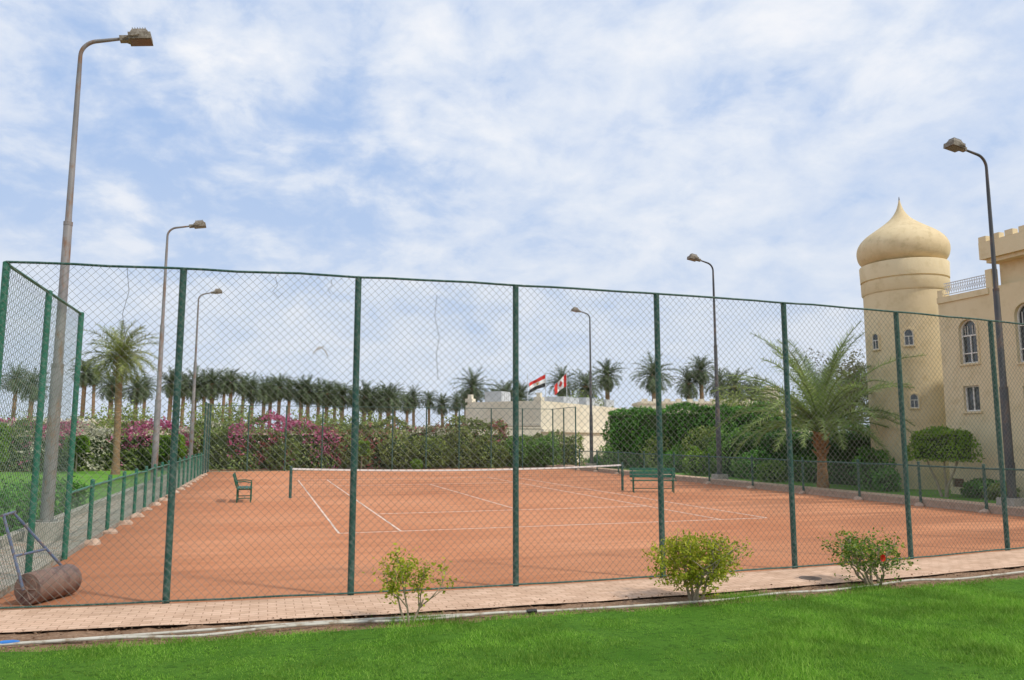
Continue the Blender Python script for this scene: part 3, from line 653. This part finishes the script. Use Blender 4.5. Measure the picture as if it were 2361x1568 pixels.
def topiary(loc,w,h,z0,mat='topi',label='small clipped bright green topiary before the hedge'):
    r=root('topiary_shrub',loc,label,'topiary','small topiaries')
    mb=MB().tube([(0,0,-.05),(.03,0,z0*.5),(0,0,z0+.2)],.04,7)
    make('trunk',mb,'stem',r,smooth=True)
    boxhedge('crown',-w/2,w/2,-w/2,w/2,h,mat,'',leaf=.055,dens=260,lump=.14,parent=r,z0=z0,rag=.04,rnd=.15)
for t,D,w,h,z in [(-.438,48.5,1.7,2.2,1.0),(-.192,51.5,1.0,1.85,.9),(-.555,47.0,1.2,2.15,1.2),(-.665,36.0,1.2,2.6,1.0)]:
    x,y=polar(t,D)
    if x>-3.6 and y<51.3: y=52.2
    topiary((x,y,0),w,h,z)
for t,D,rx,rz,mat in [(-.118,52.,.4,.35,'topi'),(.165,54.5,1.1,1.1,'bush'),(.125,53,.8,.9,'bushg'),(.215,51,1.1,1.0,'bushg'),(.235,43,.75,.85,'topi'),(.205,47,.9,.7,'hedge'),(.285,42,1.5,1.45,'bushg'),(.25,46,1.5,1.55,'bush'),(.315,39,.9,.8,'hedge'),(.46,31.5,.8,1.0,'hedge'),(.475,30.5,.5,.5,'hedge'),(-.04,52.4,.6,.45,'hedge'),(.595,27.2,.6,.38,'hedge'),(.62,26.2,.5,.33,'bush'),(.35,40,1.0,1.0,'hedge'),(.40,36,1.0,.9,'hedge'),(-.44,50,.9,.5,'topi'),(.27,45,1.2,1.3,'bushg'),(.19,50,1.2,1.2,'bush'),(.225,47,1.2,.9,'bushg'),(.30,40,.8,.7,'bushg'),(.33,37,.7,.6,'topi'),(.375,37,.8,.8,'bushg')]:
    x,y=polar(t,D)
    if -3.5<x<19.9 and y<51.3: x=21.9+rng.random()*.8
    if -3.5<x<20 and y<52.3: y=52.4
    blob('bush',(x,y,rz*.8),(rx,rx,rz),mat,'rounded green garden shrub on the planting strip',leaf=.07,n=int(1900*max(.5,rx)),lump=.3,group='garden shrubs')
for x,y,rx,rz,mat in [(8.6,53.7,1.3,1.35,'bouo'),(11.0,53.6,1.5,1.25,'bush'),(13.2,53.7,1.2,1.4,'bouo'),(15.2,53.5,1.4,1.15,'bush'),(17.4,53.6,1.2,1.25,'bushg'),(5.8,53.8,1.2,1.2,'bouo'),(19.4,53.4,1.1,1.2,'bushg'),(1.0,53.9,1.2,1.25,'bou')]:
    blob('bush',(x,y,rz*.85),(rx,rx*.9,rz),mat,'rounded olive green shrub in front of the flowering hedge',leaf=.085,n=2900,lump=.35,group='garden shrubs')
for t,D,rx,rz,zc in [(-.52,72,3.4,2.2,3.0),(-.49,76,2.6,1.9,3.6),(-.39,70,3.0,2.2,3.3),(-.36,68,2.4,1.7,3.4),(-.245,72,2.8,1.3,3.2),(-.06,70,2.6,1.2,2.8),(-.03,73,2.0,1.2,3.2),(.085,80,3,1.6,5.0),(.36,70,3,1.7,4.8),(.285,78,2.3,1.6,5.2),(-.62,74,3.0,1.8,2.6),(-.19,75,2.4,1.1,3.1)]:
    x,y=polar(t,D); r=root('garden_tree',(x,y,0),'loose yellow green garden tree behind the hedge','tree','garden trees')
    make('trunk',MB().tube([(0,0,-.1),(.1,0,zc*.5),(0,.1,zc)],[.14,.11,.07],7),'stem',r)
    blob('crown',(0,0,zc),(rx,rx,rz),'bush','',leaf=.13,n=1500,lump=.6,parent=r,fill=.8,core=False)
x,y=polar(.437,46); r=root('olive_tree',(x,y,0),'broad grey green tree beside the ochre tower','tree')
mb=MB().tube([(0,0,-.1),(.1,0,2.5),(0,.1,4.4)],[.2,.16,.08],8)
for k in range(7):
    a=k*.9; mb.tube([(.05,.0,2.4+.25*k),(.7*math.cos(a),.7*math.sin(a),3.5+.25*k),(1.3*math.cos(a),1.3*math.sin(a),4.2+.3*k)],[.08,.05,.02],5)
make('trunk',mb,'stem',r)
blob('crown',(0,0,4.8),(1.75,1.75,2.1),'treeleaf','',leaf=.07,n=13000,lump=.75,parent=r,fill=.9,core=False)
boxhedge('low_hedge',0,1.2,0,10,.72,'hedge','low leafy hedge beside the side path',leaf=.05,dens=330,lump=.22,loc=(-6.2,16.2,0))
# ------------------------------------------------------------------ ochre building
B=root('ochre_building',(24.2,22.9,0),'ochre stucco building with onion domed round tower','building')
def bool_cut(o,cutters):
    for c in cutters:
        m=o.modifiers.new('b','BOOLEAN'); m.operation='DIFFERENCE'; m.object=c; m.solver='EXACT'
    dg=bpy.context.evaluated_depsgraph_get(); dg.update(); me=bpy.data.meshes.new_from_object(o.evaluated_get(dg)); o.modifiers.clear(); o.data=me
    for c in cutters: bpy.data.objects.remove(c,do_unlink=True)
def archprof(w,h,n=12):
    r=w/2; pts=[(-r,0),(r,0)]
    for i in range(n+1):
        a=math.pi*i/n; pts.append((r*math.cos(a),h-r+r*math.sin(a)))
    return pts
def prism(pts,x0,x1,yc,zb,mb=None,m=0):
    mb=mb or MB(); n=len(pts); vs=[(x0,yc-s,zb+z) for s,z in pts]+[(x1,yc-s,zb+z) for s,z in pts]
    fs=[tuple(range(n))[::-1],tuple(n+i for i in range(n))]+[(i,(i+1)%n,n+(i+1)%n,n+i) for i in range(n)]
    return mb.add(vs,fs,m)
def rect(w,h): return [(-w/2,0),(w/2,0),(w/2,h),(-w/2,h)]
wall=make('wall',MB().box(0,11,-13.5,0,-.3,7.35),'stucco',B,fix=True)
wins=[('arch',-1.22,4.75,.74,1.6),('rect',-1.18,3.02,.66,.92),('arch',-3.52,4.6,.8,2.0),('rect',-3.6,2.6,.8,1.2)]
cut=[]
for kind,yc,zb,w_,h_ in wins:
    pr=archprof(w_,h_) if kind=='arch' else rect(w_,h_)
    q=[]; 
    for p_ in pr:
        if not any(abs(p_[0]-a)+abs(p_[1]-b)<1e-5 for a,b in q): q.append(p_)
    cut.append(make('cutter',prism(q,-.3,.22,yc,zb),'stucco',B,fix=True))
for yc in(-.35,-2.2,-4.2): cut.append(make('cutter',prism(rect(.5,.32),-.3,.15,yc,.28),'stucco',B,fix=True))
bpy.context.view_layer.update(); bool_cut(wall,cut)
def ringprism(po,pi,x0,x1,yc,zb,mb):
    n=len(po); vs=[(x,yc-s,zb+z) for x in(x0,x1) for pl in(po,pi) for s,z in pl]; fs=[]
    for i in range(n):
        j=(i+1)%n; fs+=[(i,n+i,n+j,j),(2*n+i,2*n+j,3*n+j,3*n+i),(i,j,2*n+j,2*n+i),(n+i,3*n+i,3*n+j,n+j)]
    mb.add(vs,fs)
for kind,yc,zb,w_,h_ in wins:
    pr=archprof(w_-.01,h_-.01) if kind=='arch' else rect(w_-.01,h_-.01)
    wn=make('window',prism(pr,.15,.18,yc,zb+.005),'pane',B)
    fr=MB(); k=.045; pi_=[(s*(1-2*k/w_), k+z*(1-2*k/h_)) for s,z in pr]
    ringprism(pr,pi_,.09,.148,yc,zb+.005,fr)
    fr.box(.10,.145,yc-.02,yc+.02,zb+.05,zb+h_*(.62 if kind=='arch' else .94))
    if kind=='arch':
        fr.box(.098,.143,yc-w_/2+.05,yc+w_/2-.05,zb+h_*.62,zb+h_*.62+.05); fr.box(.101,.142,yc-w_/2+.05,yc+w_/2-.05,zb+h_*.22,zb+h_*.22+.04)
        for s in(-.2,-.1,.1,.2): fr.box(.105,.13,yc+s*w_/.72-.008,yc+s*w_/.72+.008,zb+h_*.66,zb+h_*.86)
    make('frame',fr,'frame',wn)
    make('sill',MB().box(-.05,.14,yc-w_/2-.07,yc+w_/2+.07,zb-.07,zb-.002),'stucco',wn)
    if kind=='arch':
        tm=MB(); po=[(s*1.2,z if z==0 else z+.07) for s,z in archprof(w_,h_)]; ringprism(po,[(s*1.001,z) for s,z in archprof(w_,h_)],-.035,.0,yc,zb,tm); make('surround',tm,'stucco',wn)
for yc in(-.35,-2.2,-4.2):
    v=make('vent',prism(rect(.48,.30),.1,.13,yc,.29),'vent',B)
    mb=MB()
    for k in range(4): mb.box(.07,.1,yc-.23,yc+.23,.32+.065*k,.34+.065*k)
    make('grille',mb,'dark',v)
make('string_course',MB().box(-.05,-.001,-2.2,0,7.12,7.34),'stucco',B)
make('parapet_step',MB().box(.002,.3,-2.35,-2.1,7.353,8.0),'stucco',B)
make('parapet_step',MB().box(.0,.3,-.22,0,7.353,7.62),'stucco',B)
mb=MB(); ya,yb=-2.1,-.22
mb.box(.1,.13,ya,yb,7.42,7.45); mb.box(.1,.13,ya,yb,7.84,7.87); mb.box(.102,.128,ya,yb,7.76,7.78)
y=ya+.05
while y<yb-.1:
    mb.box(.108,.122,y-.006,y+.006,7.45,7.84); mb.tube([(.115,y,7.5),(.115,y+.05,7.60),(.115,y+.1,7.70),(.115,y+.05,7.75)],.010,4); mb.tube([(.115,y+.1,7.5),(.115,y+.05,7.60),(.115,y,7.70)],.010,4); y+=.1
make('railing',mb,'metal',B)
mb=MB(); mb.box(.35,11,-13.5,-2.4,7.36,8.2); 
mb.box(-.10,11.1,-13.6,-2.28,8.2,8.34); mb.box(-.24,11.2,-13.7,-2.13,8.343,8.95)
make('upper_wall',mb,'stucco',B)
for k in range(16):
    y=-2.14-.52*k
    make('merlon',MB().box(-.238,.0,y-.30,y,8.953,9.15),'stucco',B)
# tower
tx,ty=26.13-24.2,26.4-22.9; TR=1.68
tw=make('tower',MB().lathe([(TR+.02,-.3),(TR,2),(TR-.01,5),(TR-.02,8.18)],72,tx,ty),'stucco',B,smooth=True)
make('tower_band',MB().lathe([(TR+.0,8.183),(TR+.04,8.25),(TR+.05,8.70),(TR+.0,8.72),(TR+.0,8.76),(TR+.06,8.78),(TR+.08,9.42),(TR+.06,9.46),(.9,9.47)],72,tx,ty),'stucco',B,smooth=True)
dp=[(1.46,9.472),(1.61,9.56),(1.75,9.72),(1.815,9.92),(1.83,10.12),(1.79,10.34),(1.67,10.56),(1.47,10.77),(1.20,10.97),(.91,11.17),(.65,11.36),(.44,11.54),(.29,11.72),(.18,11.90),(.105,12.08),(.05,12.28),(.025,12.42)]
pp=[]
for i in range(len(dp)-1):
    a=dp[max(0,i-1)];b=dp[i];c=dp[i+1];d=dp[min(len(dp)-1,i+2)]
    for k in range(3):
        t=k/3; pp.append(tuple(.5*((2*b[q])+(c[q]-a[q])*t+(2*a[q]-5*b[q]+4*c[q]-d[q])*t*t+(3*b[q]-a[q]-3*c[q]+d[q])*t**3) for q in(0,1)))
pp.append(dp[-1])
dm=make('onion_dome',MB().lathe(pp,72,tx,ty),'stuccoD',B,smooth=True)
make('finial',MB().lathe([(.03,12.4),(.022,12.45),(.012,12.56)],10,tx,ty),'iron',dm,smooth=True)
cam_ang=math.atan2(-26.4,-26.13)
def twin(ang,zc,w_,h_,nm='window'):
    R=Matrix.Rotation(ang,3,'Z'); ctr=Vector((tx,ty,0))+R@Vector((TR-.02,0,zc-h_/2))
    pr=archprof(w_,h_)
    def place(mb):
        mb.v=[tuple(ctr+R@Vector(v)) for v in mb.v]; return mb
    wob=make(nm,place(prism(pr,-.05,.03,0,0)),'pane',tw)
    fr=MB(); po=[(s*1.3,(z-.05) if z==0 else z+.05) for s,z in pr]; ringprism(po,pr,-.05,.075,0,0,fr); make('surround',place(fr),'stucco',wob)
    fr=MB(); pi_=[(s*.82,.03+z*.93) for s,z in pr]; ringprism(pr,pi_,-.0,.05,0,0,fr); fr.box(.0,.052,-.012,.012,.02,h_*.6); fr.box(.0,.05,-w_*.42,w_*.42,h_*.55,h_*.6); make('frame',place(fr),'frame',wob)
twin(cam_ang+.02,6.15,.34,.66); twin(cam_ang+.05,3.55,.30,.56); twin(cam_ang-.80,6.1,.34,.66)
# ------------------------------------------------------------------ cream low building (turned 45 degrees)
Bc=root('cream_building',(20.9,58.6,0),'low cream flat roofed building with stepped corners','building'); Bc.rotation_euler=(0,0,math.radians(45))
make('wall',MB().box(0,27,0,7.0,-.2,4.75),'cream',Bc)
mb=MB(); 
mb.box(0,27,0,.3,4.752,5.0); mb.box(0,.3,.303,6.7,4.752,5.0); mb.box(.3,27,6.7,7,4.752,5.0)
make('parapet',mb,'cream',Bc)
for (x,y) in((0,0),(0,6.4)):
    mb=MB(); mb.box(x-.03,x+.6,y-.03,y+.63,5.003,5.3); mb.box(x+.1,x+.45,y+.1,y+.45,5.303,5.65); make('corner_turret',mb,'cream',Bc)
make('string_course',MB().box(-.08,-.003,0,7,3.0,3.2),'cream',Bc)
make('string_course',MB().box(-.06,27.1,-.25,-.003,2.5,2.75),'cream',Bc)
for (x,y,wx,wy,h_) in[(1.5,4.4,1.6,1.6,.95),(9,2,3.6,2.2,.8),(14.5,2,4.4,2.4,.95),(20,2,2.4,2.0,1.0)]:
    q=Matrix.Rotation(math.radians(45),3,'Z')@Vector((x,y,0)); u_=root('rooftop_unit',(20.9+q.x,58.6+q.y,4.75),'grey metal rooftop unit on the cream building','rooftop unit','rooftop units'); u_.rotation_euler=(0,0,math.radians(45))
    mb=MB().box(0,wx,0,wy,.1,h_+.25); mb.box(.1,.2,.1,wy-.1,0,.1); mb.box(wx-.2,wx-.1,.1,wy-.1,0,.1); make('housing',mb,'unit',u_)
    mb=MB(); 
    for k in range(int(wx/.4)): mb.box(.15+.4*k,.42+.4*k,-.03,-.003,.25,h_+.12)
    make('panel',mb,'metal',u_)
mb=MB().box(10.5,20.3,57.0,57.35,-.1,2.75); mb.box(10.4,20.4,56.95,57.4,2.753,2.85)
tag(make('boundary_wall',mb,'cream'),'plain cream boundary wall with coping','wall')
for t,D,w_,d_,h_,lab in [(-.59,84,16,6,3.6,'low cream building among the palms'),(-.50,88,9,5,3.0,'small cream building among the palms'),(-.20,118,60,6,3.0,'long cream building far behind palms'),(.335,96,1.8,1.8,7.9,'slim cream tower behind the palms'),(.31,88,18,8,4.5,'cream rooftop building behind the hedge'),(.24,82,12,6,5.6,'cream building behind the clipped hedge')]:
    x,y=polar(t,D); r=root('distant_building',(x,y,0),lab,'building','distant cream buildings'); r.rotation_euler=(0,0,-TH)
    make('wall',MB().box(-w_/2,w_/2,0,d_,-.2,h_),'cream',r)
    mb=MB(); mb.box(-w_/2-.12,w_/2+.12,-.12,d_+.12,h_+.003,h_+.25)
    for k in range(max(2,int(w_/1.2))): mb.box(-w_/2+1.2*k,-w_/2+1.2*k+.6,-.1,.15,h_+.253,h_+.5)
    make('parapet',mb,'cream',r)
    for k in range(max(1,int(w_/3))): make('window',MB().box(-w_/2+.6+3*k,-w_/2+1.4+3*k,-.02,.05,h_-1.9,h_-.9),'dark',r)
# ------------------------------------------------------------------ flags
def flag(x,y,zt,cols,label,hz,dr):
    r=root('flag_pole',(x,y,4.4),label,'flag'); H_=zt-4.4
    make('pole',MB().tube([(0,0,0),(0,0,H_),(0,0,H_+.04)],[.035,.03,.05],8),'metal',r)
    nx,ny=24,18; w_,h_=1.65,1.05; mb=MB(); cx_,sx_=-CT,ST
    for j in range(ny+1):
        for i in range(nx+1):
            s=i/nx; tt=j/ny; d=s*w_*hz; wv=.16*math.sin(s*10+tt*2.2)*s
            mb.v.append((cx_*d+wv*.4,sx_*d*1+wv, H_-.05-tt*h_*(1-.22*s)-s*s*.25*dr-s*dr+.05*math.sin(s*9+tt*3)*s))
    for j in range(ny):
        for i in range(nx):
            mb.f.append((j*(nx+1)+i,j*(nx+1)+i+1,(j+1)*(nx+1)+i+1,(j+1)*(nx+1)+i)); mb.m.append(cols(i/nx+.5/nx,j/ny+.5/ny))
    make('flag_cloth',mb,['red','flagwhite','flagblack','gold'],r,smooth=True)
def egy(s,t):
    if t<.333: return 0
    if t>.667: return 2
    return 3 if (abs(s-.5)<.05 and .38<t<.62) or (abs(s-.5)<.09 and .40<t<.50) else 1
def can(s,t):
    if s<.25 or s>.75: return 0
    a,b=abs(s-.5)/.25*1.0,(t-.5)*2
    leaf=(a<.12 and -.62<b<.45) or (a<.62-.9*abs(b+.05) and -.3<b<.35 ) or (a<.32 and -.45<b<-.25) or (a<.03 and b<.7 and b>0)
    return 0 if leaf else 1
x,y=polar(78/1800,67); flag(x,y,topz(67,862),egy,'red white and black flag with golden eagle on pole',.85,.62)
x,y=polar(127/1800,67); flag(x,y,topz(67,860),can,'red and white maple leaf flag on pole',.64,.85)
x,y=polar(36/1800,67); r=root('roof_mast',(x,y,4.4),'thin bare metal mast on the roof','mast'); make('pole',MB().tube([(0,0,0),(0,0,topz(67,864)-4.4)],.03,8),'metal',r); make('finial',MB().lathe([(.02,topz(67,864)-4.4),(.05,topz(67,864)-4.35),(.01,topz(67,864)-4.28)],8),'metal',r)
# ------------------------------------------------------------------ world + sun
SUN_AZ=math.radians(136)
SUN_EL=math.radians(50)
wd=bpy.data.worlds.new('World'); scene.world=wd; wd.use_nodes=True; nt=wd.node_tree; nt.nodes.clear()
out=N(nt,'ShaderNodeOutputWorld'); bg=N(nt,'ShaderNodeBackground'); bg.inputs[1].default_value=.1; nt.links.new(bg.outputs[0],out.inputs[0])
sky=N(nt,'ShaderNodeTexSky'); sky.sky_type='NISHITA'; sky.sun_disc=False; sky.sun_elevation=SUN_EL; sky.sun_rotation=SUN_AZ; sky.air_density=1.0; sky.dust_density=1.0
tc=N(nt,'ShaderNodeTexCoord'); sp=N(nt,'ShaderNodeSeparateXYZ'); nt.links.new(tc.outputs['Generated'],sp.inputs[0])
def math_(op,a,b=None,c=None):
    m=N(nt,'ShaderNodeMath',operation=op)
    for i,q in enumerate((a,b,c)):
        if q is None: continue
        if isinstance(q,(int,float)): m.inputs[i].default_value=q
        else: nt.links.new(q,m.inputs[i])
    return m.outputs[0]
zc=math_('MAXIMUM',sp.outputs[2],0.0); den=math_('ADD',zc,.42)
cb=N(nt,'ShaderNodeCombineXYZ'); nt.links.new(math_('DIVIDE',sp.outputs[0],den),cb.inputs[0]); nt.links.new(math_('DIVIDE',sp.outputs[1],den),cb.inputs[1]); nt.links.new(math_('MULTIPLY',zc,.8),cb.inputs[2])
def tex(scale,detail,rough,dist,loc=(0,0,0)):
    mp=N(nt,'ShaderNodeMapping'); mp.inputs['Location'].default_value=loc; nt.links.new(cb.outputs[0],mp.inputs[0])
    n=N(nt,'ShaderNodeTexNoise',Scale=scale,Detail=detail,Roughness=rough,Distortion=dist); nt.links.new(mp.outputs[0],n.inputs['Vector']); return n.outputs[0]
big=tex(2.1,5,.5,.2,(3.1,1.2,.4)); puff=tex(6.2,9,.56,.3,(.5,.3,0)); fine=tex(15,7,.58,.3,(2,5,1)); veil=tex(1.3,6,.55,.4,(7,3,2))
dx,dy,dz=(-.05,.86,.48)
dot=math_('ADD',math_('ADD',math_('MULTIPLY',sp.outputs[0],dx),math_('MULTIPLY',sp.outputs[1],dy)),math_('MULTIPLY',sp.outputs[2],dz))
clear=N(nt,'ShaderNodeMapRange'); clear.interpolation_type='SMOOTHSTEP'; nt.links.new(dot,clear.inputs[0]); clear.inputs[1].default_value=.88; clear.inputs[2].default_value=1.0; clear.inputs[3].default_value=.06; clear.inputs[4].default_value=-.035
s_=math_('ADD',math_('ADD',math_('MULTIPLY',big,.36),math_('MULTIPLY',puff,.46)),math_('ADD',math_('MULTIPLY',fine,.18),clear.outputs[0]))
cov=ramp(nt,s_,[(.405,(0.28,)*3),(.455,(.58,)*3),(.495,(.86,)*3),(.56,(1,)*3)])
s2=math_('ADD',math_('MULTIPLY',puff,.50),math_('ADD',math_('MULTIPLY',veil,.32),math_('MULTIPLY',fine,.18)))
cc=ramp(nt,s2,[(.38,(5.9,7.0,9.0)),(.47,(6.7,7.55,9.1)),(.54,(7.7,8.3,9.35)),(.62,(9.0,9.2,9.7))])
blue=N(nt,'ShaderNodeMixRGB'); blue.inputs[0].default_value=.8; nt.links.new(sky.outputs[0],blue.inputs[1]); blue.inputs[2].default_value=(3.7,5.6,9.2,1)
mx=N(nt,'ShaderNodeMixRGB'); nt.links.new(cov.outputs[0],mx.inputs[0]); nt.links.new(blue.outputs[0],mx.inputs[1]); nt.links.new(cc.outputs[0],mx.inputs[2])
hz=N(nt,'ShaderNodeMapRange'); nt.links.new(zc,hz.inputs[0]); hz.inputs[1].default_value=0; hz.inputs[2].default_value=.36; hz.inputs[3].default_value=.85; hz.inputs[4].default_value=0
mx2=N(nt,'ShaderNodeMixRGB'); nt.links.new(hz.outputs[0],mx2.inputs[0]); nt.links.new(mx.outputs[0],mx2.inputs[1]); mx2.inputs[2].default_value=(6.4,7.25,8.6,1)
nt.links.new(mx2.outputs[0],bg.inputs[0])
sl=bpy.data.lights.new('sun','SUN'); sl.energy=2.8; sl.angle=math.radians(3.5); sl.color=(1,.94,.83)
so=bpy.data.objects.new('sun',sl); COL.objects.link(so)
dirv=Vector((math.sin(SUN_AZ)*math.cos(SUN_EL),math.cos(SUN_AZ)*math.cos(SUN_EL),math.sin(SUN_EL)))
so.rotation_euler=dirv.to_track_quat('Z','Y').to_euler(); so.location=(20,-10,30)
# ------------------------------------------------------------------ camera
cd=bpy.data.cameras.new('camera'); cd.sensor_width=36; cd.lens=36*1790/2361; cd.clip_end=5000
co=bpy.data.objects.new('camera',cd); COL.objects.link(co); co.location=(0,0,2.1); co.rotation_euler=(math.radians(90+7.13),0,-TH); scene.camera=co
scene.view_settings.view_transform='Standard'; scene.view_settings.look='None'; scene.view_settings.exposure=0
